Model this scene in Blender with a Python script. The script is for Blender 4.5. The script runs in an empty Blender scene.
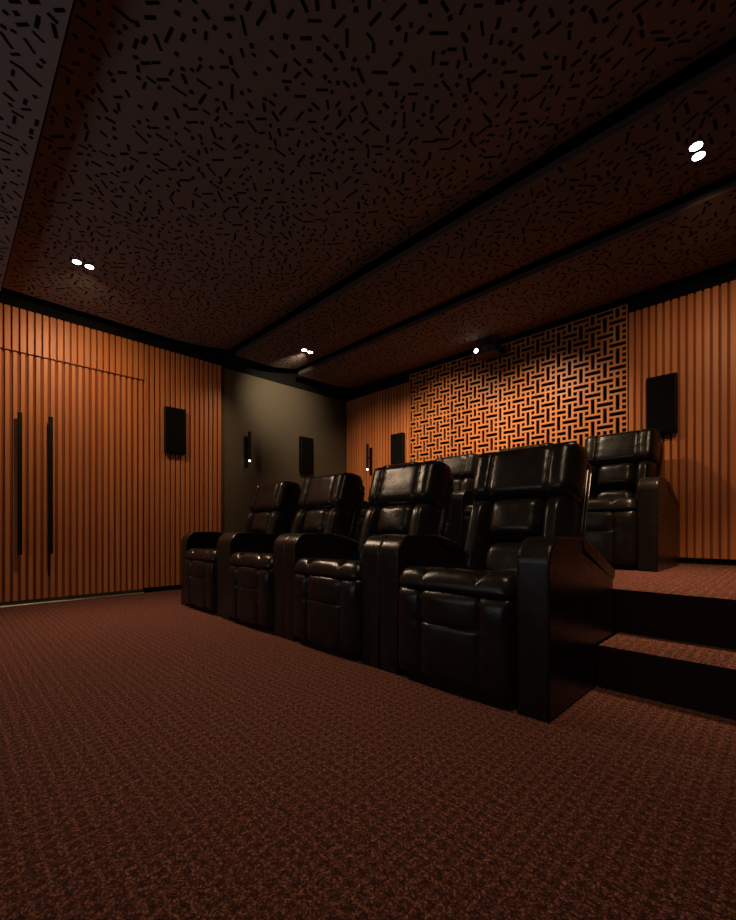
import bpy, bmesh, math, random
from mathutils import Vector, Matrix, noise
random.seed(7)
SC = bpy.context.scene
COL = SC.collection
PI = math.pi

# ------------------------------------------------------------------ layout (metres)
XL, XR = -4.99, 0.45            # left / right wall faces
YB, YF = 4.52, -3.4             # back / front wall faces
ZC = 2.95                       # black structural ceiling
SLAT_TOP = 2.68
PLAT_Y, PLAT_Z = 2.372, 0.397    # raised platform
STEP_Y, STEP_Z, STEP_X = 2.045, 0.185, -0.612
PITCH = 0.055

# ------------------------------------------------------------------ materials
def new_mat(name):
    m = bpy.data.materials.new(name)
    m.use_nodes = True
    nt = m.node_tree
    return m, nt, nt.nodes['Principled BSDF']

def N(nt, typ, **kw):
    n = nt.nodes.new(typ)
    for k, v in kw.items():
        if k in n.inputs:
            n.inputs[k].default_value = v
        else:
            setattr(n, k, v)
    return n

def ramp(nt, stops):
    r = nt.nodes.new('ShaderNodeValToRGB')
    el = r.color_ramp.elements
    while len(el) < len(stops):
        el.new(0.5)
    for e, (p, c) in zip(el, stops):
        e.position = p
        e.color = (*c, 1)
    return r

def plain(name, col, rough=0.5, metal=0.0, spec=0.5, bump=0.0, bscale=200):
    m, nt, b = new_mat(name)
    tc = N(nt, 'ShaderNodeTexCoord')
    nz = N(nt, 'ShaderNodeTexNoise', Scale=bscale, Detail=3.0)
    nt.links.new(tc.outputs['Object'], nz.inputs['Vector'])
    lo = tuple(c * 0.88 for c in col); hi = tuple(min(1, c * 1.12) for c in col)
    r = ramp(nt, [(0.3, lo), (0.7, hi)])
    nt.links.new(nz.outputs['Fac'], r.inputs['Fac'])
    nt.links.new(r.outputs['Color'], b.inputs['Base Color'])
    b.inputs['Roughness'].default_value = rough
    b.inputs['Metallic'].default_value = metal
    b.inputs['Specular IOR Level'].default_value = spec
    if bump:
        bp = N(nt, 'ShaderNodeBump', Strength=bump, Distance=0.002)
        nt.links.new(nz.outputs['Fac'], bp.inputs['Height'])
        nt.links.new(bp.outputs['Normal'], b.inputs['Normal'])
    return m

def wood(name, dark, light, rough=0.45):
    m, nt, b = new_mat(name)
    tc = N(nt, 'ShaderNodeTexCoord')
    mp = N(nt, 'ShaderNodeMapping')
    mp.inputs['Scale'].default_value = (42, 42, 1.6)
    nt.links.new(tc.outputs['Object'], mp.inputs['Vector'])
    nz = N(nt, 'ShaderNodeTexNoise', Scale=1.0, Detail=5.0, Roughness=0.6, Distortion=0.6)
    nt.links.new(mp.outputs['Vector'], nz.inputs['Vector'])
    mp2 = N(nt, 'ShaderNodeMapping')
    mp2.inputs['Scale'].default_value = (9, 9, 0.25)
    nt.links.new(tc.outputs['Object'], mp2.inputs['Vector'])
    nz2 = N(nt, 'ShaderNodeTexNoise', Scale=1.0, Detail=2.0)
    nt.links.new(mp2.outputs['Vector'], nz2.inputs['Vector'])
    mx = N(nt, 'ShaderNodeMath', operation='MULTIPLY_ADD')
    mx.inputs[1].default_value = 0.45
    nt.links.new(nz.outputs['Fac'], mx.inputs[0])
    md = N(nt, 'ShaderNodeMath', operation='MULTIPLY')
    md.inputs[1].default_value = 0.55
    nt.links.new(nz2.outputs['Fac'], md.inputs[0])
    nt.links.new(md.outputs[0], mx.inputs[2])
    r = ramp(nt, [(0.35, dark), (0.65, light)])
    nt.links.new(mx.outputs[0], r.inputs['Fac'])
    nt.links.new(r.outputs['Color'], b.inputs['Base Color'])
    b.inputs['Roughness'].default_value = rough
    b.inputs['Specular IOR Level'].default_value = 0.3
    bp = N(nt, 'ShaderNodeBump', Strength=0.15, Distance=0.001)
    nt.links.new(nz.outputs['Fac'], bp.inputs['Height'])
    nt.links.new(bp.outputs['Normal'], b.inputs['Normal'])
    return m

def carpet_mat():
    m, nt, b = new_mat('carpet')
    tc = N(nt, 'ShaderNodeTexCoord')
    # woven loop rows, aligned with the room
    vo = N(nt, 'ShaderNodeTexVoronoi', Scale=68.0, Randomness=0.6)
    vo.voronoi_dimensions = '2D'
    nt.links.new(tc.outputs['Object'], vo.inputs['Vector'])
    nz = N(nt, 'ShaderNodeTexNoise', Scale=185.0, Detail=3.0, Roughness=0.72)
    nt.links.new(tc.outputs['Object'], nz.inputs['Vector'])
    nb = N(nt, 'ShaderNodeTexNoise', Scale=95.0, Detail=2.0, Roughness=0.6)
    nt.links.new(tc.outputs['Object'], nb.inputs['Vector'])
    # regular dotted rows
    sx = N(nt, 'ShaderNodeSeparateXYZ')
    nt.links.new(tc.outputs['Object'], sx.inputs[0])
    def sinw(sock, freq):
        a = N(nt, 'ShaderNodeMath', operation='MULTIPLY'); a.inputs[1].default_value = freq
        nt.links.new(sock, a.inputs[0])
        s = N(nt, 'ShaderNodeMath', operation='SINE')
        nt.links.new(a.outputs[0], s.inputs[0])
        return s.outputs[0]
    wx = sinw(sx.outputs[0], 2 * PI / 0.036)
    wy = sinw(sx.outputs[1], 2 * PI / 0.036)
    ww = N(nt, 'ShaderNodeMath', operation='MAXIMUM')
    nt.links.new(wx, ww.inputs[0]); nt.links.new(wy, ww.inputs[1])
    # height = 0.45*noise + 0.25*(1-voronoi) + 0.12*weave + blotch
    def mul(sock, k, add=0.0):
        a = N(nt, 'ShaderNodeMath', operation='MULTIPLY_ADD')
        a.inputs[1].default_value = k; a.inputs[2].default_value = add
        nt.links.new(sock, a.inputs[0]); return a.outputs[0]
    def add(s1, s2):
        a = N(nt, 'ShaderNodeMath', operation='ADD')
        nt.links.new(s1, a.inputs[0]); nt.links.new(s2, a.inputs[1]); return a.outputs[0]
    h = add(mul(nz.outputs['Fac'], 2.4, -0.83), mul(vo.outputs['Distance'], -0.35, 0.14))
    h = add(h, mul(ww.outputs[0], 0.11, -0.055))
    h = add(h, mul(nb.outputs['Fac'], 0.9, -0.42))
    r = ramp(nt, [(0.18, CARPET[0]), (0.50, CARPET[1]), (0.86, CARPET[2])])
    nt.links.new(h, r.inputs['Fac'])
    nt.links.new(r.outputs['Color'], b.inputs['Base Color'])
    b.inputs['Roughness'].default_value = 0.95
    b.inputs['Specular IOR Level'].default_value = 0.1
    b.inputs['Sheen Weight'].default_value = 0.08
    b.inputs['Sheen Roughness'].default_value = 0.5
    b.inputs['Sheen Tint'].default_value = (0.9, 0.45, 0.35, 1)
    bp = N(nt, 'ShaderNodeBump', Strength=0.9, Distance=0.006)
    nt.links.new(h, bp.inputs['Height'])
    nt.links.new(bp.outputs['Normal'], b.inputs['Normal'])
    return m

def leather_mat():
    m, nt, b = new_mat('black_leather')
    tc = N(nt, 'ShaderNodeTexCoord')
    vo = N(nt, 'ShaderNodeTexVoronoi', Scale=330.0)
    nt.links.new(tc.outputs['Object'], vo.inputs['Vector'])
    nz = N(nt, 'ShaderNodeTexNoise', Scale=14.0, Detail=4.0, Roughness=0.6)
    nt.links.new(tc.outputs['Object'], nz.inputs['Vector'])
    r = ramp(nt, [(0.3, (0.0060, 0.0050, 0.0044)), (0.7, (0.0098, 0.0081, 0.0071))])
    nt.links.new(nz.outputs['Fac'], r.inputs['Fac'])
    nt.links.new(r.outputs['Color'], b.inputs['Base Color'])
    rr = N(nt, 'ShaderNodeMapRange')
    rr.inputs['To Min'].default_value = 0.22; rr.inputs['To Max'].default_value = 0.31
    nt.links.new(nz.outputs['Fac'], rr.inputs['Value'])
    nt.links.new(rr.outputs[0], b.inputs['Roughness'])
    b.inputs['Specular IOR Level'].default_value = 0.27
    ad = N(nt, 'ShaderNodeMath', operation='MULTIPLY_ADD'); ad.inputs[1].default_value = 0.25
    nt.links.new(vo.outputs['Distance'], ad.inputs[0]); nt.links.new(nz.outputs['Fac'], ad.inputs[2])
    bp = N(nt, 'ShaderNodeBump', Strength=0.25, Distance=0.004)
    nt.links.new(ad.outputs[0], bp.inputs['Height'])
    nt.links.new(bp.outputs['Normal'], b.inputs['Normal'])
    return m

def emis(name, col, s):
    m, nt, b = new_mat(name)
    b.inputs['Base Color'].default_value = (*col, 1)
    b.inputs['Emission Color'].default_value = (*col, 1)
    b.inputs['Emission Strength'].default_value = s
    return m

CARPET = [(0.020, 0.0066, 0.0045), (0.108, 0.036, 0.024), (0.42, 0.156, 0.106)]
M = {}
M['wood'] = wood('cherry_slat_wood', (0.36, 0.108, 0.030), (0.52, 0.180, 0.053))
M['wood_door'] = wood('cherry_door_wood', (0.38, 0.118, 0.033), (0.54, 0.190, 0.057))
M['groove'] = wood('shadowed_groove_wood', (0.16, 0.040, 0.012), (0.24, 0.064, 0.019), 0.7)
M['lattice'] = wood('lattice_wood', (0.46, 0.155, 0.046), (0.62, 0.235, 0.075))
M['grey'] = plain('taupe_wall_fabric', (0.090, 0.070, 0.045), 0.85, spec=0.2, bump=0.5, bscale=160)
M['black_wall'] = plain('matt_black_paint', (0.006, 0.005, 0.005), 0.9, spec=0.1)
M['dark_riser'] = plain('dark_riser_face', (0.009, 0.0035, 0.0028), 0.7, spec=0.1)  # near-black brown for the upright faces
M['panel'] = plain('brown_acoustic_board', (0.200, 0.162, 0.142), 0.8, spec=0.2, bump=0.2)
M['panel_screenlit'] = plain('screenlit_acoustic_board', (0.24, 0.215, 0.205), 0.8, spec=0.2, bump=0.2)  # board copy made lighter and greyer to carry cool screen light
M['panel_shaded'] = plain('shaded_acoustic_board', (0.140, 0.105, 0.088), 0.8, spec=0.2, bump=0.2)  # board copy darkened where the front light falls off
M['panel_edge'] = plain('acoustic_board_edge', (0.062, 0.045, 0.036), 0.85, spec=0.1)  # front lip darkened to hold down the cool light on it
M['slot'] = plain('black_slot', (0.004, 0.0035, 0.003), 0.95, spec=0.05)
M['black'] = plain('satin_black', (0.004, 0.0037, 0.0035), 0.55, spec=0.15)
M['grille'] = plain('speaker_cloth', (0.0035, 0.0032, 0.003), 0.9, spec=0.05, bump=0.6, bscale=500)
M['metal'] = plain('brushed_threshold_metal', (0.62, 0.58, 0.55), 0.35, 1.0)
M['projector'] = plain('grey_projector_shell', (0.016, 0.013, 0.011), 0.6)
M['carpet'] = carpet_mat()
M['leather'] = leather_mat()
M['disc'] = emis('lamp_disc', (1.0, 0.93, 0.84), 14)
M['tip'] = emis('led_tip', (1.0, 0.93, 0.85), 4)
M['lens'] = emis('projector_lens_glow', (1.0, 0.96, 0.92), 10)

# ------------------------------------------------------------------ mesh helpers
def link(name, bm, mats, parent=None, smooth=False, bevel=0.0, segs=2, subsurf=0):
    me = bpy.data.meshes.new(name)
    bm.normal_update()
    bm.to_mesh(me); bm.free()
    o = bpy.data.objects.new(name, me)
    COL.objects.link(o)
    if not isinstance(mats, (list, tuple)):
        mats = [mats]
    for m in mats:
        me.materials.append(m)
    if smooth:
        for p in me.polygons:
            p.use_smooth = True
    if bevel:
        md = o.modifiers.new('bevel', 'BEVEL'); md.width = bevel; md.segments = segs
        md.limit_method = 'ANGLE'; md.angle_limit = math.radians(40)
        if not smooth:
            me.shade_smooth() if hasattr(me, 'shade_smooth') else None
            md.harden_normals = False
            w = o.modifiers.new('wn', 'WEIGHTED_NORMAL'); w.keep_sharp = True
    if subsurf:
        md = o.modifiers.new('sub', 'SUBSURF'); md.levels = subsurf; md.render_levels = subsurf
    if parent:
        o.parent = parent
    return o

def box(bm, x0, x1, y0, y1, z0, z1, mi=0):
    v = [bm.verts.new((x, y, z)) for x in (x0, x1) for y in (y0, y1) for z in (z0, z1)]
    fs = []
    for q in ((0, 1, 3, 2), (4, 6, 7, 5), (0, 4, 5, 1), (2, 3, 7, 6), (0, 2, 6, 4), (1, 5, 7, 3)):
        f = bm.faces.new([v[i] for i in q]); f.material_index = mi; fs.append(f)
    return fs

def cyl(bm, p0, p1, r, n=20, mi=0, r2=None):
    p0, p1 = Vector(p0), Vector(p1)
    d = (p1 - p0).normalized()
    a = d.orthogonal().normalized(); b = d.cross(a)
    r2 = r if r2 is None else r2
    A, B = [], []
    for i in range(n):
        t = 2 * PI * i / n
        o = a * math.cos(t) + b * math.sin(t)
        A.append(bm.verts.new(p0 + o * r)); B.append(bm.verts.new(p1 + o * r2))
    for i in range(n):
        j = (i + 1) % n
        f = bm.faces.new((A[i], A[j], B[j], B[i])); f.material_index = mi
    f = bm.faces.new(A[::-1]); f.material_index = mi
    f = bm.faces.new(B); f.material_index = mi

def tube(bm, pts, r, n=8):
    pts = [Vector(p) for p in pts]
    rings = []
    for i, p in enumerate(pts):
        d = (pts[min(i + 1, len(pts) - 1)] - pts[max(i - 1, 0)]).normalized()
        a = Vector((1, 0, 0)); b = d.cross(a).normalized(); a = b.cross(d)
        rings.append([bm.verts.new(p + a * r * math.cos(2 * PI * k / n) + b * r * math.sin(2 * PI * k / n)) for k in range(n)])
    for A, B in zip(rings, rings[1:]):
        for k in range(n):
            bm.faces.new((A[k], A[(k + 1) % n], B[(k + 1) % n], B[k]))
    bm.faces.new(rings[0][::-1]); bm.faces.new(rings[-1])

def prism(bm, prof, x0, x1):
    """extrude a (y,z) profile along x"""
    A = [bm.verts.new((x0, y, z)) for y, z in prof]
    B = [bm.verts.new((x1, y, z)) for y, z in prof]
    n = len(prof)
    for i in range(n):
        j = (i + 1) % n
        bm.faces.new((A[i], A[j], B[j], B[i]))
    bm.faces.new(A[::-1]); bm.faces.new(B)
    bmesh.ops.recalc_face_normals(bm, faces=bm.faces)

def struct(name, bm, mats, **kw):
    o = link(name, bm, mats, **kw)
    if o.parent is None:
        o['kind'] = 'structure'
    return o

def tag(o, label, cat, group=None):
    o['label'] = label; o['category'] = cat
    if group: o['group'] = group
    return o

def thing(name, label, cat, loc=(0, 0, 0), group=None):
    o = bpy.data.objects.new(name, None)
    o.empty_display_size = 0.1
    COL.objects.link(o); o.location = loc
    return tag(o, label, cat, group)

def dup(root, loc, label):
    r = root.copy(); COL.objects.link(r); r.location = loc; r['label'] = label
    for ch in root.children:
        c = ch.copy(); COL.objects.link(c); c.parent = r
        for g in ch.children:
            d = g.copy(); COL.objects.link(d); d.parent = c
    return r

# ------------------------------------------------------------------ room shell
bm = bmesh.new(); box(bm, XL - .15, XR + .1, YF - .1, YB + .15, -0.1, 0.0); struct('floor', bm, M['carpet'])
bm = bmesh.new(); box(bm, XL - .15, XR + .1, YF - .1, YB + .15, ZC, ZC + .1); struct('ceiling', bm, M['black_wall'])
bm = bmesh.new(); box(bm, XL - .15, XL - .001, YF, YB, 0, ZC); struct('wall_left', bm, M['grey'])
bm = bmesh.new(); box(bm, XL - .15, XR + .1, YB + .001, YB + .15, 0, ZC); struct('wall_back', bm, M['black_wall'])
bm = bmesh.new(); box(bm, XR, XR + .1, YF, YB, 0, ZC); struct('wall_right', bm, M['black_wall'])
bm = bmesh.new(); box(bm, XL - .15, XR + .1, YF - .1, YF, 0, ZC); struct('wall_front', bm, M['grey'])

# platform and step: carpeted tops, dark risers
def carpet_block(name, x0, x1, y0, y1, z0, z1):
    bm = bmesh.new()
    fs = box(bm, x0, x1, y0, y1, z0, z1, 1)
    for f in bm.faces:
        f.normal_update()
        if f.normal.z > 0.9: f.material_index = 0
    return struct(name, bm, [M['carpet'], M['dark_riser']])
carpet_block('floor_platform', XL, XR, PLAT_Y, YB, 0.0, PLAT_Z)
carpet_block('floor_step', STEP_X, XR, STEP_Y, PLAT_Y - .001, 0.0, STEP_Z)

# slat panels -------------------------------------------------------
DEP = 0.028
def slat(bm, axis, c, w, z0, z1, face, dep, mi=0):
    """one batten: axis 'y' = runs along the left wall, 'x' = along the back wall"""
    ch = 0.003
    prof = [(-w/2, 0), (-w/2, dep - ch), (-w/2 + ch, dep), (w/2 - ch, dep), (w/2, dep - ch), (w/2, 0)]
    ring = []
    for z in (z0, z1):
        row = []
        for a, d in prof:
            p = (face + d, c + a, z) if axis == 'y' else (c + a, face - d, z)
            row.append(bm.verts.new(p))
        ring.append(row)
    A, B = ring
    for i in range(len(prof) - 1):
        f = bm.faces.new((A[i], A[i+1], B[i+1], B[i])); f.material_index = mi
    for r in (A, B):
        f = bm.faces.new(r); f.material_index = mi

def slat_run(bm, axis, a0, a1, z0, z1, face, dep=DEP, w=0.039, phase=0.0):
    n0 = math.ceil((a0 - phase + w/2) / PITCH - 1e-6)
    k = n0
    while phase + k * PITCH + w/2 <= a1 + 1e-4:
        slat(bm, axis, phase + k * PITCH, w, z0, z1, face, dep)
        k += 1

D1 = 0.610
D0, D2, DTOP = D1 - 17 * PITCH, D1 + 17 * PITCH, 2.285     # door leaves
SL_END = D1 + 33 * PITCH
FACE = XL + 0.012
# left wall cladding: beside and above the doors
bm = bmesh.new()
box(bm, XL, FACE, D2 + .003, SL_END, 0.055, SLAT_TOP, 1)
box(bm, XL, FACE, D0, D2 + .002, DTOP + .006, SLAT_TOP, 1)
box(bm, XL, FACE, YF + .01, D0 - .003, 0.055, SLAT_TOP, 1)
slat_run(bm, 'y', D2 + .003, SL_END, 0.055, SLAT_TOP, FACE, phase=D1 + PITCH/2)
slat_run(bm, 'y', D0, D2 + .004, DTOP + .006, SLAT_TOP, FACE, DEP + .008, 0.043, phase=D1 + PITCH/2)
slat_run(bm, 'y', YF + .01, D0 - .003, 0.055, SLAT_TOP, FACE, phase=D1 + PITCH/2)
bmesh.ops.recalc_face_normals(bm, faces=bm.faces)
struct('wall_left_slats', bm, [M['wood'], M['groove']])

# doors
def door(name, y0, y1, hy):
    bm = bmesh.new()
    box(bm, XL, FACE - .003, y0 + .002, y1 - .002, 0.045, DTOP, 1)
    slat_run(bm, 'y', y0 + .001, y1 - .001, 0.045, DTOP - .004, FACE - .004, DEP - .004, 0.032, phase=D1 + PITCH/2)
    bmesh.ops.recalc_face_normals(bm, faces=bm.faces)
    d = struct(name, bm, [M['wood_door'], M['groove']])
    bm = bmesh.new()
    hx = FACE + DEP
    box(bm, hx + .035, hx + .06, hy - .017, hy + .017, 0.46, 1.735)
    for z in (0.56, 1.63):
        cyl(bm, (hx - .004, hy, z), (hx + .04, hy, z), .009, 12)
    link('door_handle', bm, M['black'], d, bevel=.004)
    return d
door('door_1', D0, D1, D1 - .112)
door('door_2', D1, D2, D1 + .112)
bm = bmesh.new(); box(bm, XL + .004, XL + .05, D0, D2, 0.0, 0.008); struct('trim_1', bm, M['metal'], bevel=.003)
# black plinths and the black band: recess over slats, painted shade over taupe wall
bm = bmesh.new(); box(bm, XL, XL + .016, D2 + .003, PLAT_Y - .002, 0.0, 0.052); box(bm, XL, XL + .016, YF + .01, D0 - .003, 0.0, 0.052); struct('baseboard_left', bm, M['black_wall'])
bm = bmesh.new(); box(bm, XL + .002, XR - .002, YB - .012, YB, PLAT_Z, PLAT_Z + .05); struct('baseboard_back', bm, M['black_wall'])
bm = bmesh.new(); box(bm, XL, XL + .01, YF + .01, YB, SLAT_TOP + .001, ZC); struct('trim_shade_band', bm, M['black_wall'])

# back wall cladding
LX0, LX1 = -3.695, -1.09
bm = bmesh.new()
FB = YB - .010
for a0, a1, ph in ((XL + .002, LX0 - .004, LX0 - .025), (LX1 + .004, XR - .002, LX1 + .026)):
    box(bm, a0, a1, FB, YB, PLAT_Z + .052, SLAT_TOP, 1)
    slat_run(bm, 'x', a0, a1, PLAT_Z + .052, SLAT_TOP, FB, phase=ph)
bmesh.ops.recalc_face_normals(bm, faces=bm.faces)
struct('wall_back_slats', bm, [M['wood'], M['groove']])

# ------------------------------------------------------------------ carved lattice screen
NM, NC = 4, 12
CELL = (LX1 - LX0 - 0.012) / (NM * NC)
BAR = 0.0195
ZTOP = 2.772
def opening_id(c, r):
    """id of the slot which covers the cell (c,r) inside one 12x12 module; r counts downwards"""
    if c % 2 == 0:
        o = 0 if (c // 2) % 2 == 0 else 2
        return ('h', c, r) if (r - o) % 4 == 0 else ('v', c, (r - o) // 4)
    for cc in (c - 1, c + 1):
        if 0 <= cc < NC:
            o = 0 if (cc // 2) % 2 == 0 else 2
            if (r - o) % 4 == 0:
                return ('h', cc, r)
    return ('s', c, r)
bm = bmesh.new()
NCOL = NM * NC
NROW = int((ZTOP - PLAT_Z - .06) / CELL)
def cid(c, r):
    return (c // NC, r // NC) + opening_id(c % NC, r % NC)
xs, zs = [], []
x = LX0 + .006
for c in range(NCOL):
    xs += [x + c * CELL + (-BAR/2 if c else 0), x + c * CELL + BAR/2]
xs += [x + NCOL * CELL - BAR/2, x + NCOL * CELL]
for r in range(NROW):
    zs += [ZTOP - r * CELL + (BAR/2 if r else 0), ZTOP - r * CELL - BAR/2]
zs += [ZTOP - NROW * CELL + BAR/2, ZTOP - NROW * CELL]
vcache = {}
YLAT = YB - .034
def gv(i, j):
    if (i, j) not in vcache:
        vcache[(i, j)] = bm.verts.new((xs[i], YLAT, zs[j]))
    return vcache[(i, j)]
for i in range(len(xs) - 1):
    for j in range(len(zs) - 1):
        ci, cj = (i - 1) // 2, (j - 1) // 2
        ibar, jbar = i % 2 == 0, j % 2 == 0
        if not ibar and not jbar:
            continue
        if ibar and not jbar and 0 < i < len(xs) - 2:
            if cid(i // 2 - 1, cj) == cid(i // 2, cj): continue
        if jbar and not ibar and 0 < j < len(zs) - 2:
            if cid(ci, j // 2 - 1) == cid(ci, j // 2): continue
        bm.faces.new((gv(i, j), gv(i + 1, j), gv(i + 1, j + 1), gv(i, j + 1)))
bmesh.ops.recalc_face_normals(bm, faces=bm.faces)
for f in bm.faces:
    f.normal_update()
if sum(f.normal.y for f in bm.faces) > 0:
    bmesh.ops.reverse_faces(bm, faces=bm.faces)
lat = link('lattice_screen', bm, M['lattice'])
sd = lat.modifiers.new('solid', 'SOLIDIFY'); sd.thickness = 0.022; sd.offset = -1
tag(lat, 'orange wooden basket-weave lattice screen covering the middle of the back wall', 'wall panel')

# ------------------------------------------------------------------ perforated acoustic ceiling panels
PX0, PX1 = -4.83, 0.30
def ceiling_panel(y0, y1, z0, bend_from, rise, label, x0=PX0, seed=1, board='panel'):
    rnd = random.Random(seed)
    TH = 0.045
    def zz(y):
        t = max(0.0, (y - bend_from) / (y1 - bend_from)) if y1 > bend_from else 0
        return z0 + rise * t ** 1.6
    bm = bmesh.new()
    n = 26
    ys = [y0 + (y1 - y0) * i / n for i in range(n + 1)]
    L = [[bm.verts.new((xx, y, zz(y) + dz)) for y in ys] for xx in (x0, PX1) for dz in (0, TH)]
    for i in range(n):
        bm.faces.new((L[0][i], L[0][i+1], L[2][i+1], L[2][i]))
        bm.faces.new((L[1][i], L[3][i], L[3][i+1], L[1][i+1]))
        bm.faces.new((L[0][i], L[1][i], L[1][i+1], L[0][i+1]))
        bm.faces.new((L[2][i], L[2][i+1], L[3][i+1], L[3][i]))
    bm.faces.new((L[0][0], L[2][0], L[3][0], L[1][0])).material_index = 2
    bm.faces.new((L[0][-1], L[1][-1], L[3][-1], L[2][-1]))
    bmesh.ops.recalc_face_normals(bm, faces=bm.faces)
    # slots: little black recess faces scattered at right and diagonal angles
    step = 0.049
    ny = int((y1 - y0) / step); nx = int((PX1 - x0) / step)
    grid = {}
    cells = [(i, j) for i in range(nx) for j in range(ny)]
    rnd.shuffle(cells)
    for i, j in cells:
            cx = x0 + (i + .5 + rnd.uniform(-.48, .48)) * step
            cy = y0 + (j + .5 + rnd.uniform(-.48, .48)) * step
            q = rnd.random()
            if q < .36:
                l = rnd.uniform(.017, .022); w = l * rnd.uniform(.72, 1)
            elif q < .72:
                l, w = rnd.uniform(.034, .050), rnd.uniform(.012, .0165)
            else:
                l, w = rnd.uniform(.055, .080), rnd.uniform(.0115, .0155)
            a = rnd.choice((0, 0, 45, 90, 90, 135, 45, 135, 112, 157)) + rnd.uniform(-3, 3)
            gk = (int(cx / .09), int(cy / .09))
            if rnd.random() < .03 or any((cx - ox)**2 + (cy - oy)**2 < (.36 * (l + ol) + .010)**2
                   for di in (-1, 0, 1) for dj in (-1, 0, 1) for ox, oy, ol in grid.get((gk[0]+di, gk[1]+dj), ())):
                continue
            grid.setdefault(gk, []).append((cx, cy, l))
            ca, sa = math.cos(math.radians(a)), math.sin(math.radians(a))
            pts = []
            for sx, sy in ((-1, -1), (1, -1), (1, 1), (-1, 1)):
                px, py = cx + (sx*l*ca - sy*w*sa) / 2, cy + (sx*l*sa + sy*w*ca) / 2
                if not (x0 + .004 < px < PX1 - .004 and y0 + .001 < py < y1 - .004):
                    break
                pts.append((px, py, zz(py) - .0012))
            if len(pts) == 4:
                f = bm.faces.new([bm.verts.new(p) for p in pts]); f.material_index = 1
                f.normal_update()
                if f.normal.z > 0: f.normal_flip()
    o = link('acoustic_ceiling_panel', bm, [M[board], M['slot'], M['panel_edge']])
    return tag(o, label, 'ceiling panel', 'perforated acoustic ceiling panels')
ceiling_panel(-2.6, 0.355, 2.70, 9, 0, 'grey-lit perforated ceiling panel at the upper left, cut off by the photo corner', x0=-4.76, seed=3, board='panel_screenlit')
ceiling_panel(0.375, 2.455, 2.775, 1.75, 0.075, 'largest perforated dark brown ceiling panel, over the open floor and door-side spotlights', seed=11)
ceiling_panel(2.475, 3.355, 2.75, 2.9, 0.075, 'narrow perforated ceiling panel over the front recliners, holding two pairs of spotlights', x0=-4.70, seed=21, board='panel_shaded')
ceiling_panel(3.385, 4.45, 2.75, 3.9, 0.07, 'rearmost perforated ceiling panel, with the projector beneath it by the lattice', x0=-4.70, seed=31, board='panel_shaded')

# ------------------------------------------------------------------ recliners
def spaced(n, seams):
    """parameters 0..1, denser at the borders and at the seams"""
    s = set()
    for i in range(n + 1):
        s.add(round(i / n, 5))
    for c in [0, 1] + list(seams):
        for d in (0.004, 0.012, 0.024, 0.04):
            for sg in (-1, 1):
                t = c + sg * d
                if 0 < t < 1: s.add(round(t, 5))
        s.add(c)
    out = sorted(s)
    res = [out[0]]
    for t in out[1:]:
        if t - res[-1] > 0.0035: res.append(t)
    res[-1] = 1
    return res

def cushion(w, h, t, cols=(), rows=(), bulge=0.03, r=0.04, rt=0.05, back=0.02, seed=0, wing=0.0, wr=0.003, nexp=4, rowgroove=None):
    """upholstered pad: x in +-w/2, z in 0..h, front bulges to -y by t; seams at the given fractions"""
    us, vs = spaced(22, cols), spaced(14, rows)
    cseg = [0] + list(cols) + [1]; rseg = [0] + list(rows) + [1]
    def pil(a, seg):
        for s0, s1 in zip(seg, seg[1:]):
            if s0 <= a <= s1:
                q = (a - s0) / (s1 - s0)
                return 1 - abs(2*q - 1) ** nexp
        return 0
    def edge(dist, R):
        if dist >= R: return 1.0
        k = 1 - dist / R
        return math.sqrt(max(0.0, 1 - k * k))
    bm = bmesh.new()
    F, B = {}, {}
    for i, u in enumerate(us):
        for j, v in enumerate(vs):
            zc = (v - .5) * h
            ins = 0
            over = abs(zc) - (h/2 - r)
            if over > 0:
                ins = r - math.sqrt(max(0, r*r - over*over))
            x = (u - .5) * 2 * (w/2 - ins)
            e = edge(min(u, 1-u) * w, rt) * edge(min(v, 1-v) * h, rt)
            pr = pil(v, rseg) ** .25
            if rowgroove is not None:       # row seam only across the middle column
                if not (cols[0] <= u <= cols[-1]): pr = pil(v, [0, 1])
            p = pil(u, cseg) * pr
            nzv = noise.noise(Vector((x * 9 + seed * 3.7, v * h * 9, seed))) * wr
            # puckers fanning away from the seams
            pk = 0
            for c in cols:
                dd = abs(u - c) * w
                pk += math.sin(v * h * 95 + c * 9 + seed) * .0022 * math.exp(-(dd / .035) ** 2) * (0 if dd < .002 else 1)
            dep = (t - bulge) * e + bulge * p * max(e, .2) + (nzv + pk) * e + wing * (2*u - 1) ** 2 * e
            edgev = i in (0, len(us)-1) or j in (0, len(vs)-1)
            F[i, j] = bm.verts.new((x, -dep, v * h))
            B[i, j] = F[i, j] if edgev else bm.verts.new((x, back * e, v * h))
    for i in range(len(us) - 1):
        for j in range(len(vs) - 1):
            bm.faces.new((F[i, j], F[i+1, j], F[i+1, j+1], F[i, j+1]))
            q = (B[i, j], B[i, j+1], B[i+1, j+1], B[i+1, j])
            if len(set(q)) == 4:
                try: bm.faces.new(q)
                except ValueError: pass
    bmesh.ops.recalc_face_normals(bm, faces=bm.faces)
    return bm

def xform(bm, mat):
    bmesh.ops.transform(bm, matrix=mat, verts=bm.verts)
    return bm

W = 0.838; AW = 0.124
LEAN = math.radians(17)
def back_mat(z0):
    """frame of the reclined back plane, starting at height z0 along it"""
    return Matrix.Translation((0, .600, .43)) @ Matrix.Rotation(-LEAN, 4, 'X') @ Matrix.Translation((0, 0, z0))

def arc(cy, cz, r, a0, a1, n):
    return [(cy + r * math.cos(math.radians(a0 + (a1 - a0) * i / n)), cz + r * math.sin(math.radians(a0 + (a1 - a0) * i / n))) for i in range(n + 1)]

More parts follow.
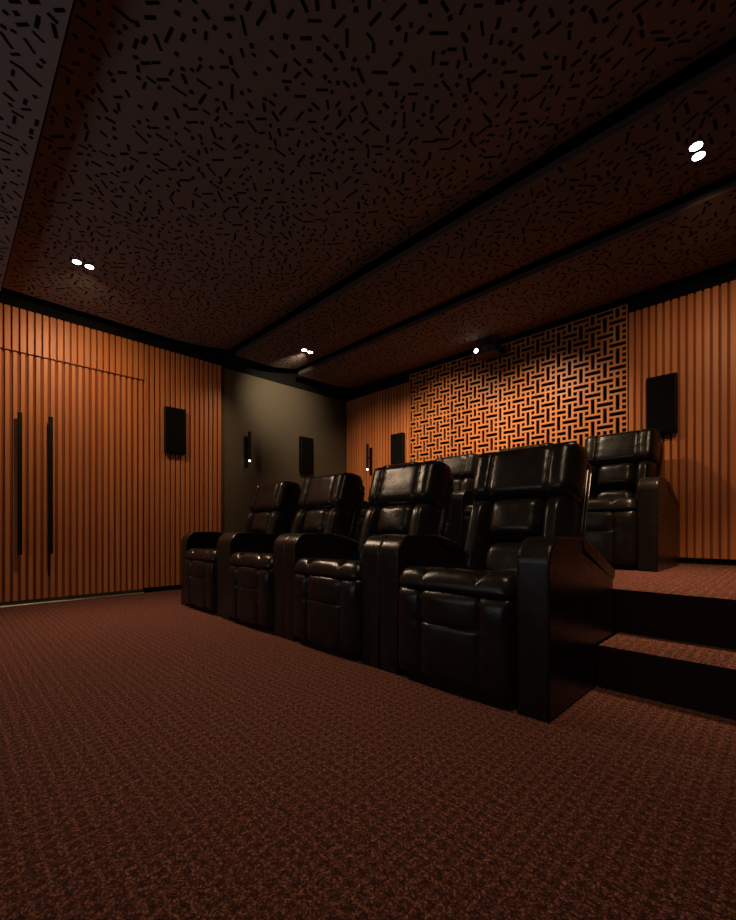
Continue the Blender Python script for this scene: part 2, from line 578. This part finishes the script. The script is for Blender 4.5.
def make_recliner(name, label, group):
    t = thing(name, label, 'recliner', (0, 0, 0), group)
    L = M['leather']
    sw = W - 2 * AW - .006
    # plinth
    bm = bmesh.new(); box(bm, -sw/2 + .01, sw/2 - .01, .06, .74, 0.0, .40)
    link('base', bm, L, t, bevel=.01)
    # arms: a band that runs up the front, rolls over and slopes down to the back
    top = [(0.0, 0.0), (0.0, .30)] + arc(.098, .567, .098, 180, 90, 10) + [(.22, .666), (.325, .661)]
    core = top + [(.35, .60), (.765, .455), (.765, 0.0)]
    pad = [(.352, .612), (.335, .660)] + [(.40, .650), (.50, .620), (.62, .572), (.735, .527)] + arc(.768, .478, .035, 75, -70, 6) + [(.74, .448)]
    for s in (-1, 1):
        x0 = s * (W/2 - AW) if s > 0 else -W/2
        x0 += .0012
        x1 = x0 + AW - .0024
        bm = bmesh.new(); prism(bm, core, x0, x1)
        a = link('arm', bm, L, t, bevel=.011, segs=3)
        for xx in (x0 + .004, x1 - .004):
            bm = bmesh.new()
            tube(bm, [(xx, y + (.004 if y < .05 else 0), z - (.004 if z > .6 else 0)) for y, z in top], .0042, 8)
            link('piping', bm, L, a, smooth=True)
        bm = bmesh.new(); prism(bm, pad, x0 - .0004, x1 + .0004)
        link('arm_pad', bm, L, t, bevel=.013, segs=3)
    # seat pad
    bm = cushion(sw, .56, .082, (.25, .75), (), .026, r=.05, rt=.045, back=.02, seed=1, wr=.006, nexp=6)
    link('seat_cushion', xform(bm, Matrix.Translation((0, -.030, .447)) @ Matrix.Rotation(math.radians(-5.5), 4, 'X') @ Matrix(((1,0,0,0),(0,0,1,0),(0,-1,0,0),(0,0,0,1)))), L, t, smooth=True)
    # footrest panel
    bm = cushion(sw + .006, .428, .096, (.25, .75), (.62,), .017, r=.02, rt=.04, back=.005, seed=2, wr=.004, nexp=7, rowgroove=True)
    link('footrest', xform(bm, Matrix.Translation((0, .062, .018))), L, t, smooth=True)
    # back: shell, lower pad, lumbar pad, headrest
    bm = bmesh.new(); box(bm, -.292, .292, .018, .085, -.26, .66)
    sh = link('back_shell', xform(bm, back_mat(0)), L, t, bevel=.03, segs=4)
    for s in (-1, 1):
        for y in (.027, .076):
            bm = bmesh.new(); tube(bm, [(s*.290, y, -.1), (s*.291, y, .25), (s*.290, y, .60)], .0045, 8)
            link('piping', xform(bm, back_mat(0)), L, sh, smooth=True)
    bm = cushion(.345, .245, .125, (), (), .02, r=.12, rt=.07, seed=3, wr=.004)
    link('lower_back_cushion', xform(bm, back_mat(-.045)), L, t, smooth=True)
    bm = cushion(.325, .250, .150, (), (), .03, r=.045, rt=.06, seed=4, wr=.005, nexp=3)
    link('lumbar_cushion', xform(bm, back_mat(.180)), L, t, smooth=True)
    for sd_ in (-1, 1):
        bm = cushion(.142, .475, .158, (), (), .03, r=.035, rt=.055, seed=6 + sd_, wr=.006, nexp=3)
        link('side_bolster', xform(bm, Matrix.Translation((sd_ * .2165, 0, 0)) @ back_mat(-.045) @ Matrix.Rotation(sd_ * math.radians(-1.2), 4, 'Y')), L, t, smooth=True)
    bm = cushion(sw - .004, .318, .150, (.22, .78), (), .018, r=.038, rt=.055, back=.07, seed=5, wing=.012, wr=.003, nexp=9)
    link('headrest', xform(bm, back_mat(.402)), L, t, smooth=True)
    return t

ROW1 = [-1.039, -1.877, -2.715, -3.553]
ROWY = [1.536, 1.536, 1.54, 1.552]
F1 = ['nearest black leather recliner of the front row, beside the carpeted step',
      'second black leather recliner from the step in the front row',
      'third black leather recliner from the step in the front row',
      'farthest black leather recliner of the front row, at its left end near the slatted wall']
F2 = ['black leather recliner on the raised platform at its right end, beneath the right back-wall speaker',
      'black leather recliner on the platform hidden behind the nearest front-row recliner',
      'black leather recliner on the platform glimpsed between the two nearest front-row headrests',
      'farthest black leather recliner on the platform, glimpsed between second and third front-row headrests']
first = make_recliner('recliner', F1[0], 'front row of recliners')
first.location = (ROW1[0], ROWY[0], 0)
for x, y, lb in zip(ROW1[1:], ROWY[1:], F1[1:]):
    dup(first, (x, y, 0), lb)
for x, lb in zip(ROW1, F2):
    o = dup(first, (x - .045, 3.48, PLAT_Z), lb)
    o['group'] = 'recliners on the platform'

# ------------------------------------------------------------------ wall speakers
def make_speaker(label):
    """origin: middle of the back face, front towards -y"""
    t = thing('wall_speaker', label, 'speaker', (0, 0, 0), 'flat wall speakers')
    bm = bmesh.new(); box(bm, -.112, .112, -.055, 0, -.255, .255)
    link('cabinet', bm, M['black'], t, bevel=.006)
    bm = bmesh.new(); box(bm, -.104, .104, -.062, -.0555, -.247, .247)
    link('grille', bm, M['grille'], t, bevel=.004)
    for s in (-1, 1):
        bm = bmesh.new(); cyl(bm, (s*.05, -.03, -.272), (s*.05, -.03, -.2555), .013, 14)
        link('peg', bm, M['black'], t)
    return t
sp = make_speaker('flat black speaker on the slatted left wall, right of the doors')
sp.location = (FACE + DEP + .001, 1.858, 1.79); sp.rotation_euler.z = PI/2
o = dup(sp, (XL, 3.71, 1.745), 'flat black speaker on the taupe wall, right of the thin sconce'); o.rotation_euler.z = PI/2
o = dup(sp, (-3.875, FB - DEP - .001, 1.745), 'flat black speaker on the back wall left of the lattice'); o.rotation_euler.z = 0
o = dup(sp, (-.825, FB - DEP - .001, 1.775), 'flat black speaker on the back wall right of the lattice'); o.rotation_euler.z = 0

# ------------------------------------------------------------------ sconces
def make_sconce(label):
    t = thing('wall_sconce', label, 'wall light', (0, 0, 0), 'slim tube sconces')
    bm = bmesh.new(); box(bm, -.024, .024, -.014, 0, -.20, .20)
    link('back_strip', bm, M['black'], t, bevel=.003)  # flat black strip behind the tube
    bm = bmesh.new(); cyl(bm, (0, -.013, .05), (0, -.07, .05), .009, 12)
    link('bracket', bm, M['black'], t)
    bm = bmesh.new(); cyl(bm, (0, -.085, -.115), (0, -.085, .245), .0185, 20)
    tb = link('tube', bm, M['black'], t, bevel=.002)
    bm = bmesh.new(); cyl(bm, (0, -.085, -.135), (0, -.085, -.1155), .013, 18)
    link('lamp_tip', bm, M['tip'], t)
    return t
sc_ = make_sconce('slim black tube sconce with lit lower tip on the taupe wall')
sc_.location = (XL, 2.775, 1.68); sc_.rotation_euler.z = PI/2
o = dup(sc_, (-4.41, FB - DEP - .001, 1.68), 'slim black tube sconce with lit lower tip on back-wall slats'); o.rotation_euler.z = 0

# ------------------------------------------------------------------ twin ceiling spotlights
def make_downlight(label):
    t = thing('twin_spotlight', label, 'ceiling light', (0, 0, 0), 'twin ceiling spotlights')
    for s in (-1, 1):
        bm = bmesh.new(); cyl(bm, (0, s*.042, -.0018), (0, s*.042, -.004), .037, 28)
        ring = link('ring', bm, M['black'], t)
        bm = bmesh.new(); cyl(bm, (0, s*.042, -.0042), (0, s*.042, -.006), .0285, 28)
        link('lamp_disc', bm, M['disc'], ring)
    return t
DL = [(-3.955, .79, 2.775), (-3.995, 3.0, 2.752), (-.375, 2.905, 2.75)]
dl = make_downlight('pair of lit round spotlights in the ceiling above the slatted doors')
dl.location = DL[0]
dup(dl, DL[1], 'pair of lit round spotlights in the ceiling near the taupe wall')
dup(dl, DL[2], 'pair of lit round spotlights in the ceiling at the upper right')

# ------------------------------------------------------------------ projector
PJ = (-2.40, 4.30, 2.645)
t = thing('projector', 'small ceiling projector with glowing lens before the top of the lattice', 'projector', PJ)
bm = bmesh.new(); box(bm, -.13, .13, -.11, .11, -.035, .05)
link('body', bm, M['projector'], t, bevel=.012, segs=3)
bm = bmesh.new(); cyl(bm, (-.085, -.108, .008), (-.085, -.128, .008), .036, 24)
ring = link('lens_barrel', bm, M['black'], t)
bm = bmesh.new(); cyl(bm, (-.085, -.1285, .008), (-.085, -.132, .008), .024, 24)
link('lens', bm, M['lens'], ring)
bm = bmesh.new(); box(bm, -.035, .045, -.116, -.1105, -.018, .034)
link('vent_panel', bm, M['grey'], t, bevel=.002)
bm = bmesh.new(); cyl(bm, (0, 0, .051), (0, 0, .125), .02, 16)
link('ceiling_mount', bm, M['black'], t)

# ------------------------------------------------------------------ lights
def spot(name, loc, target, energy, col, angle=150, blend=1.0, size=.014):
    d = bpy.data.lights.new(name, 'SPOT')
    d.energy = energy; d.color = col; d.spot_size = math.radians(angle); d.spot_blend = blend; d.shadow_soft_size = size
    o = bpy.data.objects.new(name, d); COL.objects.link(o)
    o.location = loc
    o.rotation_euler = (Vector(target) - Vector(loc)).to_track_quat('-Z', 'Y').to_euler()
    return o
WARM = (1.0, .71, .44)
spot('spot_light', (-3.955, .79, 2.735), (-4.99, 1.0, .9), 66, (1, .68, .40), 150)
spot('spot_light', (-3.995, 3.0, 2.715), (-4.99, 2.1, 1.5), 34, (1, .70, .40), 58)
spot('spot_light', (-3.955, .79, 2.735), (-2.75, .95, 0), 300, (1, .68, .44), 100)
spot('spot_light', (-3.995, 3.0, 2.715), (-4.99, 3.28, 2.42), 70, (1, .82, .58), 76)
spot('spot_light', (-3.995, 3.0, 2.715), (-4.15, 4.4, .7), 95, WARM, 100)
spot('spot_light', (-.375, 2.905, 2.70), (-.45, 4.5, 1.65), 52, (1, .64, .34), 88)
spot('spot_light', (-.375, 2.905, 2.70), (-.2, 3.15, 0), 400, (1, .66, .38), 74)
spot('spot_light', (-.375, .79, 2.71), (-1.2, 1.7, 0), 82, WARM, 92)
spot('spot_light', (-2.0, 3.35, 2.742), (-1.95, 4.5, .85), 160, WARM, 98, size=.01)  # unseen lamp without fixture, added to brighten the lattice
spot('spot_light', (-3.0, 3.35, 2.742), (-3.1, 4.5, .85), 135, WARM, 110, size=.01)  # second unseen lamp added for the lattice's left half

def area(name, loc, target, energy, col, sx, sy):
    d = bpy.data.lights.new(name, 'AREA')
    d.shape = 'RECTANGLE'; d.size = sx; d.size_y = sy; d.energy = energy; d.color = col
    o = bpy.data.objects.new(name, d); COL.objects.link(o); o.location = loc
    o.rotation_euler = (Vector(target) - Vector(loc)).to_track_quat('-Z', 'Y').to_euler()
area('screen_end_fill', (-2.4, YF + .08, 1.5), (-2.6, .2, 2.95), 34, (.86, .92, 1.0), 3.2, 1.4)  # unseen fill lamp added at the screen end, tilted up at the ceiling

w = bpy.data.worlds.new('World'); SC.world = w; w.use_nodes = True
w.node_tree.nodes['Background'].inputs[0].default_value = (.01, .008, .008, 1)
w.node_tree.nodes['Background'].inputs[1].default_value = 0.3

# ------------------------------------------------------------------ camera
cam = bpy.data.cameras.new('camera'); co = bpy.data.objects.new('camera', cam); COL.objects.link(co)
cam.sensor_fit = 'HORIZONTAL'; cam.sensor_width = 36.0
cam.lens = 427 / 736 * 36
cam.shift_y = 68 / 736
cam.clip_start = 0.02
co.location = (0, 0, .7); co.rotation_euler = (PI/2, 0, PI/4)
SC.camera = co
SC.view_settings.view_transform = 'Standard'
SC.view_settings.look = 'None'
SC.view_settings.exposure = 0.0
SC.cycles.use_denoising = True
SC.cycles.max_bounces = 8
